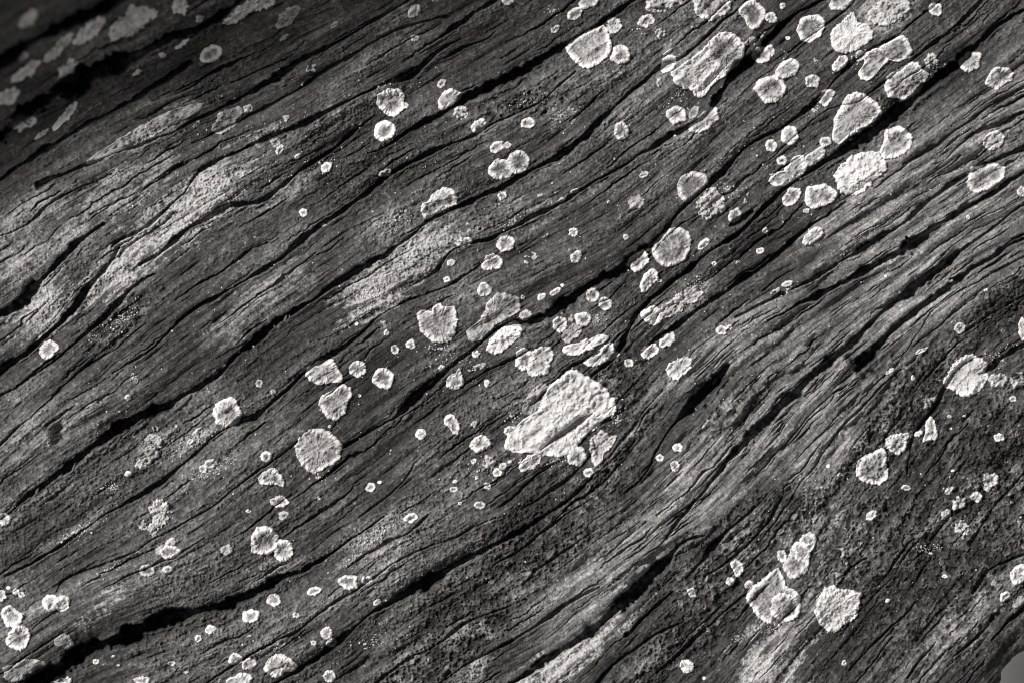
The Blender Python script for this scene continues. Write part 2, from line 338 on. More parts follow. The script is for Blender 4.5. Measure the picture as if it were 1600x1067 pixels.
k = 0
while k < 190:                                    # short hairline splits in the bare wood
    x = random.uniform(850, 1620); y = random.uniform(120, 1080)
    if smooth[int(y - Y0), int(x - X0)] < .6: continue
    k += 1; carve(streamline(x, y, int(random.uniform(4, 14)), random.uniform(.8, 1.9)), 1.0, 1.0, 1.0, .5, False)
# hollows and folds of the twisted ridge
for (x, y, a, b, ang, dp) in [(1108,608,34,9,47,15),(1343,572,20,8,-48,13),(1292,436,30,8,38,13),(1070,690,22,6,48,8),(1240,560,46,7,40,-9),(1420,440,70,8,36,-9),(1150,640,50,7,47,-8),
        (1330,620,60,8,46,-8),(1195,705,60,8,48,-8),(1480,420,30,7,36,9),(1128,847,30,8,20,14),(930,880,30,8,30,9),(1210,545,60,6,38,6),(990,880,60,10,45,-9),(1370,310,60,8,33,-7),(1500,240,70,8,33,-8),
        (1395,600,60,6,52,8),(1310,690,50,6,50,7),(640,1010,30,6,35,8),(560,1040,22,8,35,9),(860,560,0.1,0.1,0,0)]:
    Z -= dp * blob(x, y, a, b, ang, edge=.75, rough=.12)
# knot hole at the left
d = np.hypot((gx - 92 + 1.5 * WX), (gy - 672 + 1.5 * WY) * .62)
Z -= 16 * (1 - sstep(d, 4, 17)) ; 
# lower right corner: the trunk ends
edge_pts = np.array([(1800, 930), (1660, 972), (1600, 1000), (1573, 1012), (1556, 1036), (1543, 1067), (1520, 1130), (1500, 1260)], float)
dm = np.full(gx.shape, 1e9, np.float32); sg = np.zeros_like(dm)
for a, b in zip(edge_pts[:-1], edge_pts[1:]):
    X = gx + .8 * WX; Y = gy + .8 * WY
    dx, dy = b - a; L2 = dx * dx + dy * dy
    t = np.clip(((X - a[0]) * dx + (Y - a[1]) * dy) / L2, 0, 1)
    rx = X - a[0] - t * dx; ry = Y - a[1] - t * dy; dd = np.hypot(rx, ry)
    m = dd < dm; dm = np.where(m, dd, dm); sg = np.where(m, -np.sign(rx * -dy + ry * dx), sg)
out = dm * sg                                       # + outside the trunk
Z -= np.clip(out + 26, 0, None) ** 2 / 60.0
# outside the frame the trunk rounds off
ex = np.maximum(np.maximum(-60 - gx, gx - W - 60), np.maximum(-60 - gy, gy - H - 60))
Z -= np.clip(ex, 0, None) ** 2 / 9.0
Z = Z.astype(np.float32)

def place(px, py, z):
    """real-world position of a point of the wood seen at (px,py) and lying z px above the focus plane"""
    k = (DIST - z * S) / DIST
    return np.stack([(px - W / 2) * S * k, (H / 2 - py) * S * k, z * S], -1).astype(np.float32)

# ------------------------------------------------------------------ materials
def mat(name, lo, hi, rough, bump=.0, scale=3000, spec=.3):
    m = bpy.data.materials.new(name); m.use_nodes = True; t = m.node_tree; b = t.nodes["Principled BSDF"]
    at = t.nodes.new("ShaderNodeAttribute"); at.attribute_name = "tone"
    mp = t.nodes.new("ShaderNodeMapRange"); mp.inputs[3].default_value = lo; mp.inputs[4].default_value = hi; mp.clamp = True
    no = t.nodes.new("ShaderNodeTexNoise"); no.inputs["Scale"].default_value = scale; no.inputs["Detail"].default_value = 3
    tc = t.nodes.new("ShaderNodeTexCoord"); t.links.new(tc.outputs["Object"], no.inputs["Vector"])
    mr = t.nodes.new("ShaderNodeMapRange"); mr.inputs[1].default_value = .3; mr.inputs[2].default_value = .7
    mr.inputs[3].default_value = .6; mr.inputs[4].default_value = 1.4
    mu = t.nodes.new("ShaderNodeMath"); mu.operation = 'MULTIPLY'
    t.links.new(at.outputs["Fac"], mp.inputs[0]); t.links.new(no.outputs["Fac"], mr.inputs[0])
    t.links.new(mp.outputs[0], mu.inputs[0]); t.links.new(mr.outputs[0], mu.inputs[1])
    t.links.new(mu.outputs[0], b.inputs["Base Color"])
    b.inputs["Roughness"].default_value = rough; b.inputs["Specular IOR Level"].default_value = spec
    if bump:
        bp = t.nodes.new("ShaderNodeBump"); bp.inputs["Strength"].default_value = bump; bp.inputs["Distance"].default_value = .0003
        t.links.new(no.outputs["Fac"], bp.inputs["Height"]); t.links.new(bp.outputs[0], b.inputs["Normal"])
    return m
M_WOOD = mat("weathered_wood", 0.0, 1.0, .62, .8, 3800, .35)
M_LICH = mat("lichen", 0.0, 1.0, .85, .6, 5000, .2)
M_GRND = mat("stony_ground", 0.06, 0.16, .9, .0, 45)

def mesh_obj(name, co, faces_flat, fn, tone, material, parent=None, origin=None):
    me = bpy.data.meshes.new(name); nv = len(co); nf = len(fn)
    me.vertices.add(nv)
    if origin is not None: co = co - np.array(origin, np.float32)
    me.vertices.foreach_set("co", co.astype(np.float32).ravel())
    me.loops.add(len(faces_flat)); me.loops.foreach_set("vertex_index", faces_flat.astype(np.int32))
    me.polygons.add(nf)
    ls = np.concatenate([[0], np.cumsum(fn)[:-1]]).astype(np.int32)
    me.polygons.foreach_set("loop_start", ls)
    me.polygons.foreach_set("use_smooth", np.ones(nf, bool))
    me.update(calc_edges=True)
    a = me.attributes.new("tone", 'FLOAT', 'POINT'); a.data.foreach_set("value", tone.astype(np.float32).ravel())
    me.materials.append(material)
    o = bpy.data.objects.new(name, me); scene.collection.objects.link(o)
    if origin is not None: o.location = origin
    if parent: o.parent = parent
    return o

# ------------------------------------------------------------------ trunk
tone = 0.066 * np.exp(.16 * g5 + .16 * g12 + .22 * n25 + .10 * g2 + .10 * n2 + .10 * n4 + .12 * n60 + .06 * g1 + .20 * g30)
tone = tone * (1 - smooth) + smooth * .19 * np.exp(.13 * g1 + .15 * g2 + .13 * g5 + .10 * g12 + .08 * n60)
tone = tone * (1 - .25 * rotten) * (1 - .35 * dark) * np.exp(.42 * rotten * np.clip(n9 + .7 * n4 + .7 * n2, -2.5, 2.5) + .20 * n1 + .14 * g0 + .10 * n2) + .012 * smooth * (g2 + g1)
tone = tone + .16 * sstep(n1 + .5 * n05, 2.6, 3.6) * (1 - .6 * smooth)
tone = tone + .39 * np.clip(pale_r, 0, 1.2)
tone = np.clip(tone, .018, .5)
keep = out < 16
idx = np.arange(NX * NY, dtype=np.int32).reshape(NY, NX)
kf = keep[:-1, :-1] & keep[1:, :-1] & keep[:-1, 1:] & keep[1:, 1:]
fa = np.stack([idx[:-1, :-1], idx[1:, :-1], idx[1:, 1:], idx[:-1, 1:]], -1)[kf]
used = np.zeros(NX * NY, bool); used[fa.ravel()] = True
remap = np.cumsum(used).astype(np.int32) - 1
co = place(gx, gy, Z).reshape(-1, 3)[used]
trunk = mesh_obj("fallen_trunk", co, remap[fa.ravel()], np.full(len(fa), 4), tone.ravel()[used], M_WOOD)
trunk["label"] = "weathered cracked wood of an old fallen trunk, its grain running diagonally"
trunk["category"] = "tree trunk"

# splinters standing at the lips of the cracks: parts of the trunk
def tube(pts, rad, sides=5):
    pts = np.array(pts, float); n = len(pts); co = []; fl = []; fn = []
    for k in range(n):
        t = pts[min(k + 1, n - 1)] - pts[max(k - 1, 0)]; t /= np.linalg.norm(t) + 1e-9
        a = np.cross(t, (0, 0, 1.)); a /= np.linalg.norm(a) + 1e-9; b = np.cross(t, a)
        r = rad * (1 - .85 * abs(2 * k / (n - 1) - 1) ** 2)
        for s in range(sides):
            w = 2 * math.pi * s / sides; co.append(pts[k] + r * (1.6 * math.cos(w) * a + .6 * math.sin(w) * b))
    for k in range(n - 1):
        for s in range(sides):
            s2 = (s + 1) % sides; fl += [k * sides + s, k * sides + s2, (k + 1) * sides + s2, (k + 1) * sides + s]; fn.append(4)
    fl += list(range(sides))[::-1]; fn.append(sides); fl += [(n - 1) * sides + s for s in range(sides)]; fn.append(sides)
    return np.array(co, np.float32), np.array(fl), np.array(fn)
SPL = [(455,500,452,492,1.4),(640,646,628,655,2.2),(668,600,678,592,1.6),(240,648,228,655,2),(180,690,172,699,1.6),(1120,590,1112,600,1.8),(1275,600,1265,612,1.6),(690,893,705,886,1.8),(352,958,345,966,1.6),(320,962,312,968,1.8),
 (960,430,968,424,1.4),(985,505,978,516,1.5),(1390,196,1400,190,1.4),(1330,232,1322,240,1.3),(1430,455,1422,462,1.4),(1545,570,1552,562,1.6),(560,196,566,190,1.2),(725,160,735,153,1.4),(1035,228,1028,233,1.3),(860,487,868,481,1.4),(376,533,373,551,1.1),(448,492,444,503,1.5),(427,506,430,511,1.2),(258,633,254,637,1),(118,722,112,736,1),(168,700,158,708,1.4),(200,675,190,684,1.2),
       (610,392,622,384,1.6),(590,402,600,399,1.3),(60,760,56,772,1.6),(98,740,86,752,1.8),(300,616,270,642,2.2),(735,872,745,864,1.8),(720,885,740,872,2),
       (1070,612,1086,600,1.2),(615,655,590,672,2.0),(600,652,612,645,1.4),(865,916,868,922,.8),(980,820,982,830,.8),(1310,450,1325,442,1.2),(1090,640,1086,636,1.4)]
for x0, y0, x1, y1, r in SPL:
    n = 7; P = []
    za = float(samp(blur(Z, 2) if False else Z, np.array([x0]), np.array([y0]))[0]); zb = float(samp(Z, np.array([x1]), np.array([y1]))[0])
    zz = max(za, zb)
    for k in range(n):
        t = k / (n - 1); x = x0 + (x1 - x0) * t; y = y0 + (y1 - y0) * t + 1.5 * math.sin(3 * t)
        z = max(za * (1 - t) + zb * t, zz - 6) + 1.0 + 1.5 * math.sin(math.pi * t)
        P.append(place(np.array(x), np.array(y), np.array(z)))
    c, f, fn = tube(P, r * S)
    mesh_obj("splinter", c, f, fn, np.full(len(c), .13), M_WOOD, trunk)

# ------------------------------------------------------------------ lichens
Zs = blur(Z, 2.2); Zw = blur(np.maximum(Z, .8 * Zs + .2 * Z), .9)
_low = blur(Z, 6.0); _k = sstep(_low - Z, 2.5, 7.0); Zw = (Zw * (1 - _k) + Z * _k).astype(np.float32)
LOW = blur(Z, 5.0)
#            T   centre rim  grain stripes ragged crumble rimheight
TY = {'r': (1.1, .21, .80, .50, .18, .045, .00, 1.1),
      'W': (1.15, .60, .78, .95, .35, .110, .30, .5),
      'w': (1.15, .32, .84, .85, .20, .080, .20, .9),
      'g': (1.1, .32, .42, .75, .30, .100, .15, .5),
      'c': (1.3, .38, .54, 1.3, .25, .170, 1.3, .2),
      'b': (1.7, .50, .60, .80, .20, .190, .40, .8)}
group = "pale lichen patches scattered over the trunk"
E = []      # x, y, semi-axis a, b, angle, type, own label or None
def el(*rows):
    for r in rows: E.append(dict(c=(r[0], r[1]), a=r[2], b=r[3], ang=r[4], ty=r[5], lab=(r[6] if len(r) > 6 else None)))
def po(ty, pts, lab=None): E.append(dict(poly=pts, ty=ty, lab=lab))
el((46,30,19,9,45,'b'),(140,50,32,11,38,'b'),(205,36,34,20,42,'b','broad blurred grey lichen in the dark upper left part of the trunk'),(240,22,9,7,60,'b'),(282,10,18,11,50,'b'),(108,113,23,14,50,'b','blurred leaf-shaped grey lichen in the dark upper left part of the trunk'),
   (88,80,34,8,45,'b'),(42,112,28,9,35,'b'),(13,152,20,12,40,'b'),(31,193,20,13,10,'b'),(330,85,20,13,35,'r','blurred oval lichen with a pale rim, alone on dark wood near upper left'),(254,87,6,5,0,'b'),
   (284,70,12,4,40,'b'),(313,30,10,5,30,'b'),(375,20,32,11,33,'b'),(104,180,30,6,48,'b'),(66,210,16,4,38,'b'),(38,88,10,4,40,'b'),(215,113,9,4,40,'b'),
   (355,188,29,15,45,'g','grey spindle-shaped lichen right of the long grey crust strip'),(388,170,8,6,0,'c'),(308,194,9,4,40,'g'),
   (450,27,27,11,45,'g'),(412,4,25,11,20,'b'),(647,18,12,9,60,'r'),(680,0,7,5,0,'g'),(648,60,7,6,0,'r'),(444,59,10,3,35,'g'),(522,40,9,4,35,'g'),
   (487,108,10,6,30,'c'),(445,186,10,5,50,'c'),(431,223,8,8,0,'g'),(437,235,9,6,60,'r'),(465,245,6,4,40,'r'),(510,262,10,8,30,'r'),
   (601,205,18,16,60,'r','ridged round lichen with pale rim touching the lobed lichen above it'),(633,165,6,6,0,'w'),(690,131,9,6,55,'r'),(721,176,11,11,0,'c'),(748,197,15,9,30,'w'),
   (793,2,9,7,0,'w'),(776,231,11,9,30,'w'),(790,227,8,7,0,'c'),(782,265,18,18,0,'r','left disc of the pair of overlapping round lichens below the crumbly cluster'),(810,254,19,18,0,'r','right disc of the pair of overlapping round lichens below the crumbly cluster'),
   (602,271,11,6,25,'r'),(474,333,7,7,0,'r'),(505,352,4,3,0,'w'),(785,306,8,7,0,'r'),(790,381,15,13,20,'w'),(769,410,17,13,10,'w'),(724,379,15,7,12,'w'),
   (705,411,7,6,0,'r'),(698,437,6,5,0,'r'),(757,453,12,11,0,'r'),(557,507,4,3,20,'w'),(599,506,8,5,20,'c'),(604,520,5,5,0,'w'),(642,538,8,8,0,'r'),(617,546,7,8,0,'r'),
   (821,493,10,9,0,'w'),(817,465,4,4,0,'r'),(846,464,7,6,30,'r'),(868,456,10,5,35,'w'),(879,446,3,3,0,'w'),(830,402,14,7,45,'c'),(900,402,11,8,45,'w'),
   (896,363,8,8,0,'w'),(848,369,4,3,0,'c'),(978,371,5,5,0,'r'),(878,313,7,4,20,'w'),(898,299,7,4,15,'r'),(951,316,3,2,40,'w'),(1007,273,8,6,20,'w'),
   (994,316,13,11,20,'g'),(844,305,5,4,0,'c'),(1148,337,12,10,60,'r'),(1168,310,11,5,60,'c'),(1116,356,4,4,0,'c'),(1030,439,5,3,0,'w'),
   (926,461,12,11,50,'w'),(946,475,11,11,0,'r'),(875,507,12,13,0,'w'),(911,499,13,12,0,'r'),(893,498,6,6,0,'c'),(893,521,18,11,45,'g'),
   (1020,493,17,16,0,'w','crumbly white lichen at the lower left end of the grey crust strip'),(1065,472,40,14,35,'c','long grey crumbly crust strip right of a small crumbly white lichen'),
   (1196,361,5,6,0,'w'),(1188,392,8,5,10,'w'),(1153,409,6,2,40,'w'),(1116,412,4,4,0,'w'),(1127,516,9,8,0,'w'),(1140,511,5,4,0,'r'),(1043,531,15,10,40,'w'),
   (983,567,8,7,0,'w'),(1015,549,15,11,20,'w'),(901,712,16,16,0,'r','round ringed lichen hanging at the lower tip of the largest white lichen'),
   (919,738,8,8,0,'w'),(829,722,21,11,35,'w'),(809,718,7,6,0,'c'),(1059,699,8,8,0,'w'),(1031,715,7,6,0,'r'),(1055,728,8,9,0,'r'),(1100,667,3,3,0,'r'),
   (750,693,16,13,25,'w'),(764,722,10,11,0,'c'),(786,728,7,6,0,'r'),(777,738,8,7,0,'r'),(797,721,4,3,0,'r'),(740,720,5,5,0,'w'),(762,759,7,6,0,'w'),
   (745,746,3,3,0,'w'),(750,789,9,7,0,'r'),(719,786,4,3,0,'r'),(709,764,6,5,0,'r'),(711,752,5,3,20,'w'),(741,662,6,5,30,'c'),(658,678,9,9,0,'r'),
   (760,598,5,7,0,'w'),(745,574,16,5,18,'c'),(691,575,6,5,30,'w'),(743,553,7,6,0,'w'),(599,591,17,17,0,'r','single round lichen with a white scalloped rim right of three white ones'),
   (559,576,14,14,0,'w'),(416,713,9,9,0,'r'),(437,783,13,11,0,'w'),(443,805,8,7,0,'g'),(579,761,8,8,0,'r'),(593,753,4,3,0,'r'),(405,599,6,7,0,'r'),
   (427,612,5,5,0,'g'),(498,778,3,3,0,'w'),(515,666,3,3,0,'w'),(562,618,3,3,0,'w'),(76,546,18,13,40,'w'),(200,621,5,5,0,'r'),(243,670,6,5,0,'c'),
   (240,687,14,9,0,'c'),(224,723,12,8,20,'c'),(200,740,6,5,0,'r'),(330,724,11,8,20,'w'),(318,732,7,7,0,'w'),(275,665,3,3,0,'r'),(238,708,12,9,0,'g'),(298,689,5,4,20,'w'),(310,675,13,5,35,'c'),
   (239,826,8,8,0,'c'),(224,820,6,8,0,'c'),(267,846,8,6,0,'c'),(265,862,15,12,0,'r','oval lichen with broad white rim below the crumbly white lichen'),(250,858,8,10,0,'g'),(230,891,13,10,0,'r','left of two white-rimmed ovals below the crumbly white lichen'),
   (262,889,9,6,0,'r'),(354,859,10,9,0,'g'),(388,798,5,3,0,'w'),(6,811,10,11,0,'w'),(2,930,8,10,0,'w'),(13,918,4,3,0,'r'),(25,924,6,5,0,'w'),(34,929,6,5,0,'w'),
   (18,963,18,16,20,'w','round white lichen at the left edge of the trunk above a lobed one'),(97,942,13,13,0,'w'),(78,941,12,14,0,'w'),(97,1063,14,9,0,'w'),(150,1033,6,5,0,'r'),(178,1025,4,2,0,'w'),(185,1039,3,2,0,'w'),
   (222,1063,13,7,0,'w'),(268,1036,7,4,15,'w'),(290,1050,4,2,0,'w'),(329,983,9,8,0,'w'),(310,997,6,6,0,'r'),(390,993,4,2,15,'w'),(392,962,14,11,10,'r'),
   (368,1029,12,9,10,'r'),(389,1037,12,9,15,'r'),(374,1063,20,12,10,'w'),(343,1062,4,3,0,'c'),(442,859,18,17,20,'w','white disc overlapping the right side of a greyish lobed lichen'),(428,937,12,10,0,'r'),
   (491,923,12,7,15,'r'),(545,909,15,13,0,'w'),(573,906,9,7,20,'w'),(590,940,7,5,30,'w'),(463,961,6,5,0,'w'),(511,989,10,10,40,'w'),(518,1003,9,7,20,'w'),
   (490,1004,5,4,0,'r'),(515,1056,10,10,0,'r'),(440,1006,7,3,0,'c'),(642,809,12,7,15,'r'),(1082,925,8,8,0,'r'),(1141,908,7,7,0,'r'),(1170,913,7,7,0,'r'),
   (1100,1059,3,3,0,'r'),(1150,998,8,5,20,'c'),(1222,868,8,10,30,'w'),(1361,805,10,7,45,'w'),(1503,825,12,10,0,'c'),(1479,804,10,8,40,'c'),(1454,864,3,2,0,'w'),
   (1476,900,5,3,0,'r'),(1387,938,4,4,0,'r'),(1592,896,18,12,60,'w'),(1570,931,10,7,40,'w'),(1555,912,7,5,0,'g'),(1592,940,12,7,40,'g'),(1319,1035,4,5,0,'w'),
   (1560,593,15,13,0,'c'),(1592,594,13,13,0,'c'),(1583,623,6,5,0,'r'),(1427,590,4,5,0,'w'),(1440,548,12,3,30,'w'),(1390,580,9,3,38,'w'),(1453,628,13,7,35,'c'),
   (1435,677,7,5,30,'w'),(1416,762,7,5,0,'w'),(1561,683,9,7,10,'w'),(1486,669,3,2,20,'w'),(1507,650,3,2,0,'w'),(1484,651,4,3,0,'c'),(1294,728,4,3,0,'r'),
   (1313,741,5,3,0,'r'),(1548,750,13,11,0,'c'),(1499,786,12,9,45,'c'),(1526,776,9,9,0,'w'),(1482,766,9,5,45,'c'),(1542,764,6,5,0,'c'),(1489,735,4,2,0,'r'),
   (1598,515,7,20,0,'w'),(1500,513,9,9,0,'r'),(1541,454,4,3,0,'w'),(1513,340,4,3,0,'w'),(1384,432,3,3,0,'w'),(1230,444,10,5,15,'w'),(1212,455,10,3,35,'c'),
   (1270,369,20,10,38,'w','small oblong white lichen alone below the long dark crack'),(1237,308,18,12,42,'w'),(1260,330,7,4,10,'r'),(1553,220,18,15,35,'w','oval ribbed white lichen on the pale smooth wood near the right edge'),
   (1597,300,8,8,0,'w'),(1516,97,19,15,50,'r'),(1462,15,11,11,0,'r'),(1455,95,12,10,50,'c'),(1393,30,8,8,0,'w'),(1390,14,36,22,25,'c'),(1315,4,20,13,20,'w'),
   (1313,100,16,9,50,'w'),(1341,90,15,8,45,'c'),(1291,152,15,11,50,'w'),(1231,108,20,14,25,'r','oval white-rimmed lichen directly above the lobed lichen it touches'),(1270,127,12,11,0,'w'),(1205,28,10,9,0,'w'),
   (1203,80,8,11,0,'w'),(1223,10,6,5,0,'w'),(1231,60,4,3,0,'w'),(1275,93,5,4,0,'c'),(1234,212,14,15,0,'w'),(1205,228,10,10,0,'r'),(1222,251,9,8,0,'w'),
   (1290,222,10,8,20,'r'),(958,40,13,12,40,'c'),(970,86,16,15,30,'r','grey round lichen with scalloped rim beside the larger fan-shaped one'),(898,22,14,9,35,'r'),(920,3,16,10,20,'w'),(868,46,9,5,40,'w'),
   (1010,33,14,10,35,'w'),(1030,9,24,11,10,'c'),(1062,3,6,4,0,'c'),(1032,53,8,8,0,'c'),(1112,8,29,25,0,'w','large white-rimmed round lichen cut by the top edge of the photo'),
   (1176,22,20,22,0,'r','ringed upright oval lichen right of the one cut by the top edge'),(1044,100,18,10,52,'w'),(1043,82,9,2,35,'w'),(1029,130,6,6,0,'c'),(1174,65,9,6,30,'c'),(1193,55,5,7,0,'c'),
   (1190,86,17,13,20,'r'),(1057,180,17,14,25,'r'),(1084,176,12,7,50,'g'),(971,205,14,13,0,'r','perfectly round ring-like lichen alone on smooth dark wood below the long crack'),(825,193,12,9,0,'w'))
po('c',[(125,262),(150,240),(190,215),(240,185),(290,165),(320,160),(310,178),(270,195),(225,222),(190,240),(160,250)],'long grey crust strip along the grain near the upper left')
po('w',[(588,165),(590,148),(605,139),(622,138),(633,150),(632,163),(630,172),(618,184),(605,182),(597,174)],'lobed grey white lichen sitting on top of a ridged round one')
po('w',[(684,172),(685,155),(694,143),(707,138),(720,144),(724,151),(712,162),(700,170),(690,174)])
po('w',[(657,328),(660,318),(670,314),(678,300),(692,293),(707,296),(716,308),(713,320),(697,328),(680,336),(668,343),(660,340)],'white bone-shaped lichen perched right above the long central crack')
po('w',[(650,490),(660,483),(675,487),(678,474),(688,471),(693,480),(710,477),(716,500),(712,520),(705,533),(690,537),(672,533),(657,517)],'white paw-shaped lichen with notched upper edge, left of the smooth grey one')
po('g',[(785,455),(812,465),(815,485),(795,497),(775,507),(752,532),(732,535),(727,518),(750,500),(760,477),(772,460)],'flat grey smooth lichen right of the paw-shaped white one')
po('W',[(758,546),(765,530),(782,514),(803,499),(815,508),(817,520),(800,540),(785,550),(768,555)],'bright white slab-like lichen just below the flat grey one')
po('r',[(1083,267),(1103,272),(1108,285),(1100,295),(1085,309),(1072,318),(1060,308),(1057,290),(1065,275)],'pale-rimmed grey disc cut straight by the crack at its lower right')
po('c',[(1085,316),(1095,309),(1112,291),(1122,299),(1135,317),(1132,330),(1117,337),(1105,344),(1095,339),(1090,327)],'rough crumbly lichen right across the crack from the pale-rimmed grey disc')
po('r',[(1062,355),(1076,362),(1081,375),(1078,392),(1070,408),(1055,415),(1040,419),(1025,410),(1018,397),(1020,380),(1035,365),(1045,357)],'large round lichen with raised pale rim and cracked grey middle')
po('w',[(977,415),(985,400),(1005,388),(1013,397),(1015,410),(1005,421),(992,427),(985,420)],'elongated rimmed lichen joined to the left side of the large round one')
po('w',[(1000,442),(1005,430),(1017,420),(1027,422),(1029,437),(1018,447),(1010,457),(1001,458)])
po('w',[(1090,385),(1095,377),(1105,371),(1111,377),(1106,384),(1098,390),(1090,392)])
po('W',[(875,546),(882,540),(905,535),(925,527),(940,521),(955,527),(940,537),(920,548),(900,556),(888,556)],'long white lichen strip above a narrow crack, upper half of a split patch')
po('w',[(910,565),(925,555),(945,539),(958,534),(960,548),(970,552),(957,562),(940,568),(930,573),(915,572)],'lower half of the white patch split by a narrow crack')
po('w',[(804,562),(808,548),(820,542),(832,550),(834,565),(828,577),(815,580),(806,572)],'left lobe of the heart-shaped white lichen pair above the largest lichen')
po('w',[(832,547),(845,541),(860,542),(868,553),(862,566),(856,585),(840,588),(828,590),(822,577),(828,562)],'right lobe of the heart-shaped white lichen pair above the largest lichen')
po('W',[(1040,580),(1045,568),(1060,560),(1075,557),(1082,560),(1080,575),(1072,585),(1060,594),(1047,590)],'fluted white shell-shaped lichen right of the split patch, under a dark crack')
po('g',[(816,647),(818,625),(835,605),(848,597),(857,600),(853,615),(845,635),(830,650)],'grey lobe tucked against the left side of the largest white lichen')
po('W',[(855,602),(875,590),(887,577),(900,577),(915,586),(935,597),(950,607),(953,619),(963,622),(962,635),(950,650),(935,665),(912,685),(895,705),(880,714),(850,712),(830,707),(800,707),(788,700),(790,685),(805,668),(820,652),(838,642),(848,620)],'largest and brightest white lichen, near the centre of the trunk')
po('c',[(920,695),(925,680),(940,673),(950,678),(965,680),(958,695),(945,710),(940,722),(930,728),(925,715)],'rough crumbly lichen at the lower right of the largest white one')
po('w',[(693,652),(700,646),(708,648),(718,657),(720,668),(716,678),(709,680),(703,670),(694,662)])
po('w',[(696,600),(700,588),(712,582),(718,573),(722,583),(727,595),(722,605),(712,610),(701,607)])
po('w',[(476,585),(480,573),(497,563),(520,560),(527,570),(537,588),(533,598),(515,598),(500,602),(485,597)],'blocky white lichen at top left of the cluster of three left of the ringed disc')
po('w',[(498,633),(500,620),(515,612),(525,602),(535,599),(549,605),(551,618),(543,630),(540,645),(527,657),(512,655),(505,645)],'lobed white lichen between the blocky one and the big pleated disc')
po('w',[(461,697),(467,684),(482,671),(500,668),(515,674),(527,684),(537,697),(533,707),(533,717),(522,726),(507,731),(492,741),(477,734),(463,714)],'big pleated white disc with folds, at the end of a dark crack')
po('w',[(402,747),(410,737),(430,730),(440,740),(445,752),(443,762),(432,757),(415,758),(404,755)])
po('w',[(331,645),(337,630),(352,622),(365,620),(372,630),(379,645),(375,658),(362,667),(350,668),(338,662)],'round white lumpy lichen below the left stretch of the long central crack')
po('c',[(230,792),(240,780),(255,780),(264,792),(264,808),(252,825),(240,818),(235,805)],'crumbly bright white lichen above white-rimmed ovals at lower left')
po('w',[(9,997),(15,985),(22,977),(35,976),(45,980),(50,993),(43,1003),(42,1013),(32,1017),(20,1013),(10,1008)],'lobed white lichen below the round one at the left edge')
po('g',[(83,1000),(92,993),(102,989),(112,995),(117,1005),(115,1012),(107,1015),(95,1010),(87,1007)],'smooth grey fan-shaped lichen above the widest crack at lower left')
po('g',[(4,1042),(20,1038),(40,1029),(55,1029),(72,1034),(74,1040),(60,1050),(45,1060),(20,1066),(8,1062)],'long grey lichen with curled edge in the bottom left corner')
po('w',[(391,850),(395,830),(403,822),(420,823),(434,833),(437,845),(430,858),(420,866),(405,866),(393,863)],'greyish lobed lichen partly covered on its right by a white disc')
po('w',[(410,1045),(420,1027),(430,1022),(445,1021),(457,1030),(466,1040),(460,1048),(445,1050),(437,1058),(425,1059),(418,1050)],'ragged white lichen near the bottom edge, right of a group of ringed ones')
po('w',[(1140,880),(1150,872),(1162,882),(1162,892),(1152,905),(1148,895)])
po('w',[(1062,1040),(1064,1030),(1074,1029),(1084,1036),(1085,1046),(1076,1052),(1067,1051)])
po('w',[(1165,930),(1170,918),(1185,908),(1200,895),(1218,885),(1226,905),(1228,915),(1245,922),(1252,935),(1252,950),(1240,968),(1225,972),(1215,980),(1203,975),(1195,972),(1185,965),(1175,950),(1168,942)],'large white lichen at lower right, left of the separate wavy-edged one')
po('w',[(1221,887),(1230,872),(1237,855),(1250,845),(1255,835),(1265,830),(1276,835),(1276,847),(1267,862),(1266,877),(1262,892),(1250,902),(1235,904),(1225,892)],'tall white lichen leaning up from the large one at lower right')
po('W',[(1273,955),(1280,930),(1287,918),(1300,914),(1312,918),(1330,922),(1337,920),(1347,928),(1342,945),(1342,958),(1330,970),(1315,977),(1308,987),(1292,985),(1282,977),(1275,965)],'wavy-edged bright white lichen standing alone at lower right')
po('W',[(1472,598),(1483,580),(1487,570),(1505,556),(1520,554),(1535,560),(1545,570),(1540,580),(1545,585),(1540,600),(1530,612),(1512,621),(1500,618),(1490,610),(1478,605)],'big folded white lichen dipping into a dark hollow near the right edge')
po('w',[(1440,693),(1445,675),(1447,655),(1455,650),(1460,655),(1463,667),(1466,680),(1462,688),(1450,687)],'cross-shaped small white lichen below the big folded one')
po('w',[(1382,700),(1383,685),(1395,678),(1422,675),(1417,690),(1415,702),(1405,712),(1395,707)],'kite-shaped white lichen touching the cleft one at its lower left')
po('w',[(1337,735),(1340,718),(1355,708),(1378,699),(1387,708),(1385,722),(1390,735),(1388,748),(1375,758),(1360,756),(1345,751),(1338,745)],'cleft white lichen touching the kite-shaped one at its upper right')
po('w',[(1256,310),(1260,293),(1272,290),(1290,286),(1302,295),(1310,305),(1300,317),(1285,323),(1272,327),(1260,322)],'oval white-rimmed lichen left of the long white one on the crack edge')
po('W',[(1302,275),(1310,262),(1330,243),(1350,237),(1372,240),(1385,257),(1387,265),(1365,283),(1352,300),(1340,304),(1322,306),(1312,300)],'large white lichen below the widest upper right crack, joined to a squarish one')
po('w',[(1374,240),(1380,222),(1382,205),(1395,197),(1408,197),(1420,207),(1428,215),(1425,228),(1415,240),(1400,248),(1390,249),(1380,250)],'squarish white-rimmed lichen joined to the upper right of a larger one')
po('w',[(1512,275),(1515,262),(1535,258),(1552,254),(1573,262),(1570,275),(1560,287),(1545,297),(1530,302),(1518,300),(1510,290)],'white lichen with thick bright lower rim beside a deep groove, near right edge')
po('w',[(1537,133),(1545,115),(1555,105),(1575,106),(1585,115),(1583,127),(1570,132),(1558,142),(1547,138)],'ribbed oval lichen in the upper right corner area')
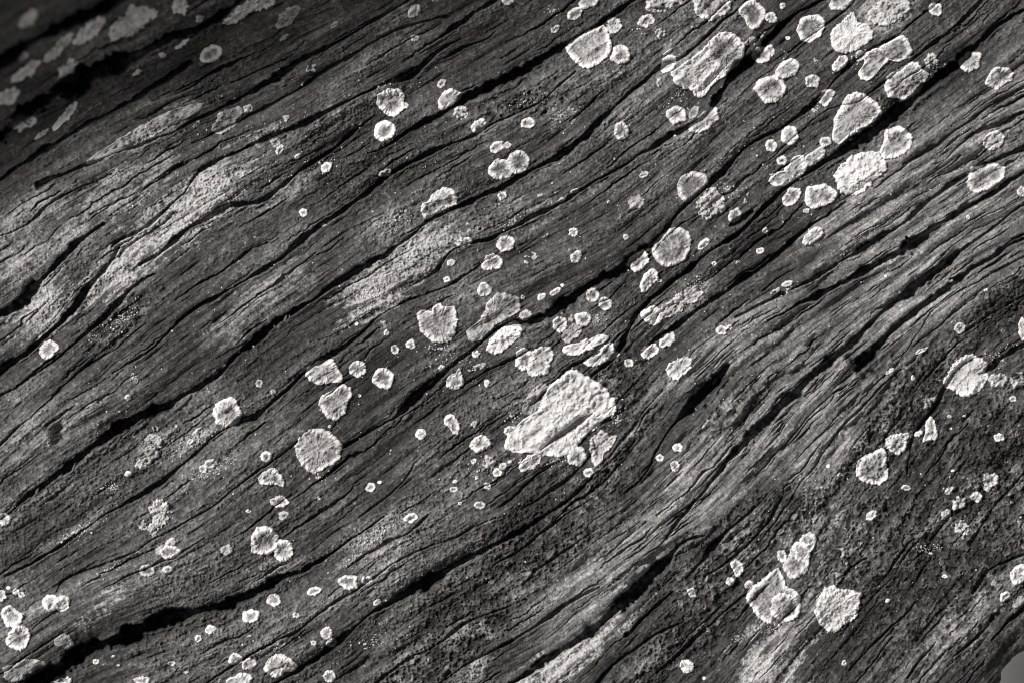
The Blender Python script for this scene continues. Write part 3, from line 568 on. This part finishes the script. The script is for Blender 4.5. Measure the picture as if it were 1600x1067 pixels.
po('W',[(1297,60),(1302,45),(1320,30),(1335,17),(1340,35),(1355,38),(1365,50),(1362,62),(1352,70),(1340,78),(1320,86),(1308,82),(1300,72)],'bright white lichen split by a thin crack below the grey crust at top right')
po('w',[(1340,115),(1350,100),(1352,82),(1375,75),(1395,62),(1410,54),(1420,62),(1428,80),(1420,90),(1405,98),(1390,95),(1375,108),(1365,122),(1355,128),(1345,125)],'long white lichen slab parallel to the one below it, at upper right')
po('w',[(1382,135),(1385,120),(1400,110),(1420,97),(1435,97),(1440,107),(1453,115),(1447,130),(1435,145),(1415,158),(1400,155),(1387,152)],'broad corrugated white lichen below the long slab at upper right')
po('w',[(1300,215),(1302,190),(1312,170),(1322,150),(1340,143),(1357,150),(1370,160),(1380,175),(1370,187),(1345,205),(1325,215),(1312,228),(1302,222)],'big wedge-shaped ribbed lichen just above the widest upper right crack')
po('r',[(1244,48),(1250,30),(1262,24),(1280,23),(1290,33),(1288,45),(1282,57),(1265,68),(1252,65)],'horseshoe-rimmed round lichen near the top edge, left of the white split one')
po('w',[(1178,140),(1185,125),(1200,120),(1212,117),(1222,125),(1230,137),(1225,150),(1212,162),(1195,162),(1185,150)],'lobed white lichen directly below the oval one it touches')
po('w',[(1258,262),(1256,247),(1282,228),(1292,235),(1287,247),(1270,260)])
po('w',[(1225,267),(1240,245),(1256,243),(1262,262),(1250,280),(1225,292),(1210,293),(1200,285),(1205,272)],'elongated pale lichen chain along the upper bank of the widest right crack')
po('w',[(883,75),(890,65),(905,55),(920,47),(945,38),(955,60),(957,75),(950,88),(935,102),(920,108),(908,105),(895,95),(888,85)],'large fan-shaped lichen with white scalloped rim near the top edge')
po('W',[(1047,115),(1060,105),(1080,92),(1100,78),(1110,62),(1125,51),(1140,50),(1155,58),(1163,70),(1164,85),(1158,97),(1142,112),(1128,122),(1112,135),(1100,152),(1092,155),(1085,142),(1070,141),(1055,133)],'very large white lichen shaped like a bean, at the upper centre right')
el((806,692,16,12,35,'w'),(797,673,10,8,20,'w'),(955,640,12,8,60,'w'),(1133,81,29,27,0,'w','round lobe with greyer middle forming the upper right end of the bean-shaped lichen'),
   (1092,137,11,17,0,'w'),(1252,862,14,17,30,'w'),(1262,843,12,10,0,'w'),(1227,948,24,23,0,'w','rounded lobe forming the lower right part of the large lower right lichen'),(1190,190,0.1,0.1,0,'w')[:0] or (1350,262,34,18,40,'W','long bright middle of the large lichen joined to the squarish one'))
po('w',[(1073,200),(1085,190),(1095,178),(1110,166),(1122,172),(1125,185),(1115,195),(1105,203),(1087,209),(1077,207)],'ragged white lichen leaning right beside a small ringed one')

def ray_r(poly, c, th):
    P = np.array(poly, float) - c; r = np.zeros_like(th)
    for a, b in zip(P, np.roll(P, -1, 0)):
        # solve a + s(b-a) = r*(cos,sin)
        e = b - a; dx, dy = np.cos(th), np.sin(th)
        den = e[0] * dy - e[1] * dx; den = np.where(abs(den) < 1e-9, 1e-9, den)
        s = (a[1] * dx - a[0] * dy) / den
        rr = np.where(abs(dx) > abs(dy), (a[0] + s * e[0]) / np.where(abs(dx) < 1e-9, 1e-9, dx), (a[1] + s * e[1]) / np.where(abs(dy) < 1e-9, 1e-9, dy))
        r = np.where((s >= -1e-6) & (s <= 1 + 1e-6) & (rr > r), rr, r)
    return r

def build_lichen(k, e):
    ty = TY[e['ty']]; lr = random.Random(100 + k)
    if 'poly' in e:
        P = np.array(e['poly'], float)
        a = P; b = np.roll(P, -1, 0); cr = a[:, 0] * b[:, 1] - b[:, 0] * a[:, 1]
        c = ((a + b) * cr[:, None]).sum(0) / (3 * cr.sum())
        Rm = math.sqrt(abs(cr.sum()) / 2 / math.pi)
    else:
        c = np.array(e['c'], float); Rm = math.sqrt(e['a'] * e['b'])
    e['cc'] = c; e['R'] = Rm
    nt = int(max(26, min(260, 2 * math.pi * Rm * 1.25)))
    th = np.linspace(0, 2 * math.pi, nt, endpoint=False)
    if 'poly' in e:
        R = ray_r(P, c, th); ker = np.array([1, 2, 3, 2, 1.]) / 9
        R = np.convolve(np.concatenate([R[-2:], R, R[:2]]), ker, 'valid')
    else:
        t = math.radians(e['ang']); ca, sa = np.cos(th), -np.sin(th)
        uu = (ca * math.cos(t) + sa * math.sin(t)) / e['a']; vv = (-ca * math.sin(t) + sa * math.cos(t)) / e['b']
        R = 1 / np.sqrt(uu ** 2 + vv ** 2)
        # uneven outline
        for h in range(2, 7): R = R * (1 + (.11 if e['ty'] == 'b' else .05) * lr.gauss(0, 1) / (h - 1) ** .4 * np.cos(h * th + lr.uniform(0, 6.3)))
    # lobed margin, lobe width about 4 px
    nl = max(5, int(2 * math.pi * Rm / lr.uniform(4.5, 7)))
    lob = np.zeros(nt)
    for h in (nl, int(nl * .6) + 1, int(nl * 1.6), max(3, int(nl * .35))): lob += lr.gauss(0, .7) * np.cos(h * th + lr.uniform(0, 6.3) + lr.uniform(0, 2) * np.cos(2 * th))
    bx = c[0] + R * np.cos(th); by = c[1] + R * np.sin(th)
    jag = .9 * samp(n2, bx, by) + .45 * samp(n4, bx, by) + .7 * samp(n1, bx, by)
    R = R + (ty[5] * 14) * (.20 * np.abs(lob) - .15 + .38 * jag) * min(1.3, .45 + Rm / 22)
    R = np.maximum(R, 1.2)
    nr = int(max(5, min(60, Rm * 1.15)))
    tt = (np.arange(1, nr + 1) / nr) ** .9
    tt = np.concatenate([tt, [1.0 + .35 / Rm, 1.0 + .7 / Rm]])
    t2, h2 = np.meshgrid(tt, th, indexing='ij'); RR = R[None, :] * t2
    px = np.concatenate([[c[0]], (c[0] + RR * np.cos(h2)).ravel()]); py = np.concatenate([[c[1]], (c[1] + RR * np.sin(h2)).ravel()])
    ed = np.concatenate([[R.mean()], ((1 - t2) * R[None, :]).ravel()])
    tr = np.concatenate([[0.], t2.ravel()]); ths = np.concatenate([[0.], h2.ravel()])
    T = ty[0] * min(1.25, .5 + Rm / 30)
    rw = min(4.6, .20 * Rm + 1.1); rc = min(3.6, .16 * Rm + 1.0)
    rim = np.exp(-((ed - rc) / rw) ** 2)
    ph = [lr.uniform(0, 6.3) for _ in range(3)]
    flute = np.cos(nl * 1.0 * ths + ph[0] + 1.2 * np.cos(3 * ths + ph[1])) * np.exp(-ed / (2.4 * rw))
    s1, s2_, s4 = samp(n1, px, py), samp(n2, px, py), samp(n4, px, py); sg2 = samp(g2, px, py); sg5 = samp(g5, px, py)
    th_ = T * (1 - np.exp(-np.clip(ed, 0, None) / 1.1)) + ty[7] * rim * min(1, Rm / 14) + .35 * flute * min(1, Rm / 12)
    th_ += ty[3] * (.26 * samp(n05, px, py) + .36 * s1 + .30 * s2_ + .18 * s4) * sstep(ed, 0, 1.5) + ty[4] * (.9 * sg2 + .8 * sg5) * sstep(ed, 0, 2)
    th_ -= ty[6] * sstep(-(s2_ + .45 * s4 + .3 * s1), .1, 1.2) * 1.5
    if e.get('fold'): pass
    rad = samp(n1, X0 + 60 + (ths * Rm * 1.1) % 1500, 80 + ed * .28 + (k * 37) % 900) * sstep(tr, .15, .7)
    th_ += .30 * rad * sstep(ed, 0, 1.5)
    base = samp(Zw, px, py)
    zed = np.where(ed <= 0, samp(Z, px, py) - 1.2, base + th_ + .004 * k + e.get('up', 0))
    zed = np.where(ed < -.5, samp(Z, px, py) - 3.0, zed)
    c1, c2 = ty[1] * lr.uniform(.75, 1.22), ty[2] * lr.uniform(.84, 1.06)
    tone = c1 + (c2 - c1) * np.clip(rim + .5 * sstep(-ed, -1.5, 0), 0, 1) + .05 * s2_ + .04 * s4 + .03 * sg5 + .04 * s1 + .04 * rad + (.035 * np.cos(ed * .95 + lr.uniform(0, 6)) if e['ty'] in 'rw' else 0)
    tone = tone * lr.uniform(.88, 1.06)
    tone = np.clip(tone, .12, .86)
    co = place(px, py, zed)
    nrr = len(tt); fl = []; fn = []
    js = np.arange(nt); j2 = (js + 1) % nt
    tri = np.stack([np.zeros(nt, int), 1 + j2, 1 + js], -1)
    quads = [np.stack([1 + i * nt + js, 1 + i * nt + j2, 1 + (i + 1) * nt + j2, 1 + (i + 1) * nt + js], -1) for i in range(nrr - 1)]
    quads = np.concatenate(quads)
    fl = np.concatenate([tri.ravel(), quads.ravel()]); fn = np.concatenate([np.full(nt, 3), np.full(len(quads), 4)])
    o = mesh_obj("lichen", co, fl, fn, tone, M_LICH, None, tuple(float(v) for v in place(c[0], c[1], samp(Z, c[:1], c[1:]))[0]))
    e['ob'] = o
    return o
for e in E:
    if e['lab'] and e['lab'].startswith(('round lobe with', 'rounded lobe forming', 'long bright middle')): e['up'] = .9
LICHENS = [build_lichen(k, e) for k, e in enumerate(E)]

# labels: landmarks carry their own; the rest are named from the nearest landmark
marks = [e for e in E if e['lab']]
short = {}
for e in marks: short[id(e)] = e['lab']
NM = {'r': 'pale-rimmed', 'w': 'white', 'g': 'grey', 'c': 'crumbly', 'W': 'white', 'b': 'blurred grey'}
def size(e): return 'tiny' if e['R'] < 5 else 'small' if e['R'] < 9.5 else 'medium' if e['R'] < 15 else 'large'
def shape(e):
    if 'poly' in e: return 'lobed patch'
    r = max(e['a'], e['b']) / min(e['a'], e['b'])
    if e['R'] < 4: return 'speck'
    return 'sliver' if r > 2.2 else 'oval' if r > 1.25 else 'disc'
def direction(m, e):
    dx = e['cc'][0] - m['cc'][0]; dy = m['cc'][1] - e['cc'][1]
    a = (math.degrees(math.atan2(dy, dx)) + 360) % 360
    return ['right of', 'above right of', 'above', 'above left of', 'left of', 'below left of', 'below', 'below right of'][int((a + 22.5) // 45) % 8]
LM = {}
def lm_name(m):
    w = m['lab'].replace(',', ' ,').split()
    stop = {'in', 'near', 'right', 'left', 'with', 'at', 'below', 'above', 'just', 'hanging', 'sitting', 'perched', 'touching', 'alone', 'beside', 'cut', 'across', 'joined', 'tucked',
            'between', 'leaning', 'standing', 'dipping', 'directly', 'on', 'partly', 'parallel', 'split', 'overlapping', ',', 'of', 'under', 'along'}
    return w
USED = {}
cand = [(e, sorted(marks, key=lambda m: (m['cc'][0] - e['cc'][0]) ** 2 + (m['cc'][1] - e['cc'][1]) ** 2)[:1]) for e in E if not e['lab']]
MARKNAME = {
 'round lobe with': 'bean-shaped lichen', 'rounded lobe forming': 'large lower right lichen', 'long bright middle': 'large one joined to the square one',
 'broad blurred': 'broad blurred lichen', 'blurred leaf-shaped': 'blurred leaf-shaped lichen', 'blurred oval': 'blurred pale-rimmed oval', 'grey spindle-shaped': 'grey spindle-shaped lichen',
 'ridged round': 'ridged round lichen', 'left disc': 'overlapping pair of discs', 'right disc': 'overlapping pair of discs', 'crumbly white': 'crumbly one by the crust strip',
 'long grey crumbly': 'long crumbly crust strip', 'round ringed': 'ring at the largest lichen\'s tip', 'single round': 'scalloped disc by the cluster of three', 'oval lichen with': 'broad-rimmed oval at lower left',
 'left of two': 'two rimmed ovals at lower left', 'round white lichen at': 'round lichen at the left edge', 'white disc overlapping': 'disc overlapping a greyish lichen', 'small oblong': 'lone oblong lichen',
 'oval ribbed': 'ribbed oval near the right edge', 'oval white-rimmed lichen directly': 'touching oval and lobed pair', 'grey round': 'grey scalloped disc by the fan', 'large white-rimmed': 'disc cut by the top edge',
 'ringed upright': 'upright ringed oval at the top', 'perfectly round': 'perfectly round ring', 'long grey crust': 'long grey crust strip, upper left', 'lobed grey': 'lobed lichen on the ridged one',
 'white bone': 'bone-shaped lichen', 'white paw': 'paw-shaped lichen', 'flat grey': 'flat grey smooth lichen', 'bright white slab': 'bright slab by the flat grey lichen', 'pale-rimmed grey': 'disc cut by the crack',
 'rough crumbly lichen right': 'crumbly lichen across the crack', 'large round': 'large round cracked lichen', 'elongated rimmed': 'lichen joined to the large round one', 'long white lichen strip': 'split white patch',
 'lower half': 'split white patch', 'left lobe': 'heart-shaped pair', 'right lobe': 'heart-shaped pair', 'fluted': 'fluted shell-shaped lichen', 'grey lobe': 'grey lobe of the largest lichen',
 'largest': 'largest white lichen', 'rough crumbly lichen at': 'crumbly patch by the largest lichen', 'blocky': 'blocky lichen', 'lobed white lichen between': 'lobed lichen above the pleated disc', 'big pleated': 'big pleated disc',
 'round white lumpy': 'round lumpy lichen', 'crumbly bright': 'crumbly bright lichen at lower left', 'lobed white lichen below': 'lobed lichen at the left edge', 'smooth grey fan': 'smooth grey fan lichen', 'long grey lichen': 'curled grey corner lichen',
 'greyish lobed': 'greyish lobed lichen', 'ragged white lichen near': 'ragged lichen by the bottom edge', 'large white lichen at': 'large lower right lichen', 'tall white': 'tall leaning lichen', 'wavy': 'wavy-edged lone lichen',
 'big folded': 'big folded lichen', 'cross': 'cross-shaped lichen', 'kite': 'kite-shaped lichen', 'cleft': 'cleft lichen', 'oval white-rimmed lichen left': 'oval left of the long crack-edge lichen', 'large white lichen below': 'large one joined to the square one',
 'squarish': 'squarish lichen', 'white lichen with': 'thick-rimmed lichen near right edge', 'ribbed oval': 'ribbed oval at upper right corner', 'bright white lichen': 'crack-split lichen at the top right', 'long white lichen slab': 'long slab at upper right',
 'broad corrugated': 'broad corrugated lichen', 'big wedge': 'wedge-shaped lichen', 'horseshoe': 'horseshoe-rimmed lichen', 'lobed white lichen directly': 'touching oval and lobed pair', 'elongated pale': 'elongated chain lichen',
 'large fan': 'large fan-shaped lichen', 'very large': 'bean-shaped lichen', 'ragged white lichen leaning': 'ragged leaning lichen'}
def mname(m):
    best = ''
    for k in MARKNAME:
        if m['lab'].startswith(k) and len(k) > len(best): best = k
    return MARKNAME.get(best, m['lab'])
for e, ms in cand:
    m = ms[0]; b = "%s %s lichen %s %s the %s" % (size(e), NM[e['ty']], shape(e), direction(m, e), mname(m))
    USED.setdefault(b, []).append((math.hypot(*(e['cc'] - m['cc'])), e))
for b, l in USED.items():
    l.sort(key=lambda v: v[0])
    for n, (d, e) in enumerate(l):
        e['lab'] = b if len(l) == 1 else b + (", nearer one" if n == 0 else ", farther one" if n == 1 and len(l) == 2 else ", farthest one" if n == len(l) - 1 else ", middle one")
for e in E:
    e['ob']["label"] = e['lab']; e['ob']["category"] = "lichen"; e['ob']["group"] = group

# ------------------------------------------------------------------ countless lichen grains and dust
ico_v = np.array([(0,0,1),(.894,0,.447),(.276,.851,.447),(-.724,.526,.447),(-.724,-.526,.447),(.276,-.851,.447),(.724,.526,-.447),(-.276,.851,-.447),(-.894,0,-.447),(-.276,-.851,-.447),(.724,-.526,-.447),(0,0,-1)], float)
ico_f = np.array([(0,1,2),(0,2,3),(0,3,4),(0,4,5),(0,5,1),(1,6,2),(2,7,3),(3,8,4),(4,9,5),(5,10,1),(6,7,2),(7,8,3),(8,9,4),(9,10,5),(10,6,1),(11,7,6),(11,8,7),(11,9,8),(11,10,9),(11,6,10)])
g = []
r2 = np.random.default_rng(3)
DUST = [(1140,297,22,12,-20,120),(247,800,24,26,0,120),(224,820,9,11,0,60),(240,832,9,9,0,60),(208,590,9,16,10,70),(174,762,22,9,0,90),(75,695,8,14,0,25),(590,832,60,14,30,240),
        (560,868,50,10,28,120),(582,462,42,26,40,220),(300,690,50,12,32,150),(240,690,24,22,0,90),(1445,857,14,9,0,60),(1465,855,10,8,0,40),(1505,825,14,12,0,60),(935,500,20,12,0,70),
        (1080,455,50,16,36,170),(1270,172,16,10,30,60),(880,180,24,12,20,60),(1032,53,10,10,0,40),(865,18,14,8,0,40),(612,128,50,8,25,90),(190,500,60,20,38,160),(500,255,60,25,20,60),
        (120,830,90,16,32,170),(330,735,80,20,30,160),(760,730,60,40,0,110),(720,560,60,40,0,60),(620,345,40,20,30,80),(1390,20,40,22,25,140),(820,160,60,16,10,60),(1010,40,30,16,20,60),
        (420,1010,90,30,20,60),(170,890,60,10,30,90),(590,1000,90,40,30,90),(1400,800,200,200,0,160),(800,520,700,450,0,900),(510,300,300,200,0,260),(1200,200,350,180,0,300),(800,345,35,10,30,50),
        (1230,455,30,6,35,40),(1340,95,20,14,40,50),(1460,100,14,14,0,50),(870,718,50,14,30,110),(965,655,14,26,-20,70),(800,650,20,14,45,60),(1060,150,30,14,30,40),(1300,985,30,12,0,40),(1210,985,40,12,10,50),(500,745,30,10,10,40),(690,545,30,10,0,40),(1600,540,30,8,0,30),(1560,560,22,18,0,80)]
for (x, y, a, b, ang, n) in DUST:
    t = math.radians(ang); rr = np.sqrt(r2.random(n)) if n < 500 else np.sqrt(r2.random(n)); w = r2.random(n) * 2 * math.pi
    if b < 60: rr = np.abs(r2.standard_normal(n)) * .5
    dx, dy = rr * np.cos(w) * a, rr * np.sin(w) * b
    X = x + dx * math.cos(t) - dy * math.sin(t); Y = y - (dx * math.sin(t) + dy * math.cos(t))
    sz = .45 + 1.1 * r2.random(n) ** 3
    for q_ in zip(X, Y, sz): 
        if -40 < q_[0] < W + 40 and -40 < q_[1] < H + 40 and not (q_[0] > 1500 and q_[1] > 980): g.append(q_)
g = np.array(g)
zc = samp(Z, g[:, 0], g[:, 1])
cen = place(g[:, 0], g[:, 1], zc + .25 * g[:, 2])
jit = 1 + .3 * r2.standard_normal((len(g), 12, 1))
sc = np.stack([g[:, 2] * (1 + .5 * r2.random(len(g))), g[:, 2] * (1 + .5 * r2.random(len(g))), g[:, 2] * .6], -1)[:, None, :]
V = cen[:, None, :] + ico_v[None] * sc * jit * S
Fc = (ico_f[None] + 12 * np.arange(len(g))[:, None, None]).reshape(-1)
tn = np.repeat(.35 + .35 * r2.random(len(g)), 12)
dust = mesh_obj("lichen_grains", V.reshape(-1, 3), Fc, np.full(20 * len(g), 3), tn, M_LICH)
dust["kind"] = "stuff"; dust["label"] = "countless tiny pale lichen grains dusted over the dark wood"; dust["category"] = "lichen grains"

# ------------------------------------------------------------------ what lies beyond the trunk
def bumpy(name, c, rad, sq, seed, material, amp=.08, res=96, tone=.3):
    th = np.linspace(0, math.pi, res // 2); ph = np.linspace(0, 2 * math.pi, res, endpoint=False)
    T_, P_ = np.meshgrid(th, ph, indexing='ij'); rr = random.Random(seed)
    d = np.stack([np.sin(T_) * np.cos(P_), np.sin(T_) * np.sin(P_), np.cos(T_)], -1)
    n = np.zeros(T_.shape)
    for k in range(24):
        v = np.array([rr.gauss(0, 1) for _ in range(3)]) * (1.5 + k * .35); n += np.sin(d @ v + rr.uniform(0, 6)) / (1 + k * .35)
    r = rad * (1 + amp * n * .4)
    V = d * r[..., None] * np.array(sq)
    co = V.reshape(-1, 3); I = np.arange(res * (res // 2)).reshape(res // 2, res)
    F = np.stack([I[:-1], I[1:], np.roll(I[1:], -1, 1), np.roll(I[:-1], -1, 1)], -1).reshape(-1, 4)
    tn = np.full(len(co), tone) + .04 * n.ravel()
    return mesh_obj(name, co + np.array(c), F.ravel(), np.full(len(F), 4), tn, material, None, c)
st = bumpy("stone", (0.252, -0.166, -0.72), .03, (1.2, 1, .7), 4, M_LICH, .06, 96, .17)
st["label"] = "rounded pale grey stone, out of focus, beyond the trunk's lower right edge"; st["category"] = "stone"
gn = 40
GX, GY = np.meshgrid(np.linspace(-3, 3, gn), np.linspace(-3, 3, gn)); I = np.arange(gn * gn).reshape(gn, gn)
GF = np.stack([I[:-1, :-1], I[:-1, 1:], I[1:, 1:], I[1:, :-1]], -1).reshape(-1, 4)
GZ = -0.75 + .004 * np.sin(GX * 9) * np.cos(GY * 7)
gr = mesh_obj("ground", np.stack([GX, GY, GZ], -1).reshape(-1, 3), GF.ravel(), np.full(len(GF), 4), np.full(gn * gn, .5), M_GRND)
gr["kind"] = "structure"
# unseen limb-shaped blocker, added on the sun side to shade the upper left corner
SHADE_BLOCKER = True
if SHADE_BLOCKER:
    n = 60; m = 48; ln = np.linspace(-0.45, 0.45, n)
    a16 = math.radians(16); ax = np.array([math.cos(a16), math.sin(a16), 0]); nn = np.array([-math.sin(a16), math.cos(a16), 0])
    # a point of the corner line (q = 370) is the upper left frame corner
    base = np.array([-W / 2 * S, (H / 2 - 225) * S, 0]) + nn * .061 + np.array(tosun) * .55
    co = []
    for k, t in enumerate(ln):
        for s in range(m):
            w = 2 * math.pi * s / m; r = .050 * (1 + .05 * math.sin(3 * w + t * 20) + .03 * math.sin(9 * w + 4 * math.sin(t * 30)) + .02 * math.sin(23 * w + t * 15)) * (1 - .6 * (k in (0, n - 1)))
            co.append(base + ax * t + r * (math.cos(w) * nn + math.sin(w) * np.array([0, 0, 1.])))
    I = np.arange(n * m).reshape(n, m); F = np.stack([I[:-1], I[1:], np.roll(I[1:], -1, 1), np.roll(I[:-1], -1, 1)], -1).reshape(-1, 4)
    fl = np.concatenate([F.ravel(), I[0], I[-1][::-1]]); fn = np.concatenate([np.full(len(F), 4), [m, m]])
    lb = mesh_obj("unseen_shade_blocker", np.array(co), fl, fn, np.full(n * m, .07), M_WOOD)
    lb["label"] = "unseen limb-shaped blocker added to shade the upper left corner"; lb["category"] = "tree limb"
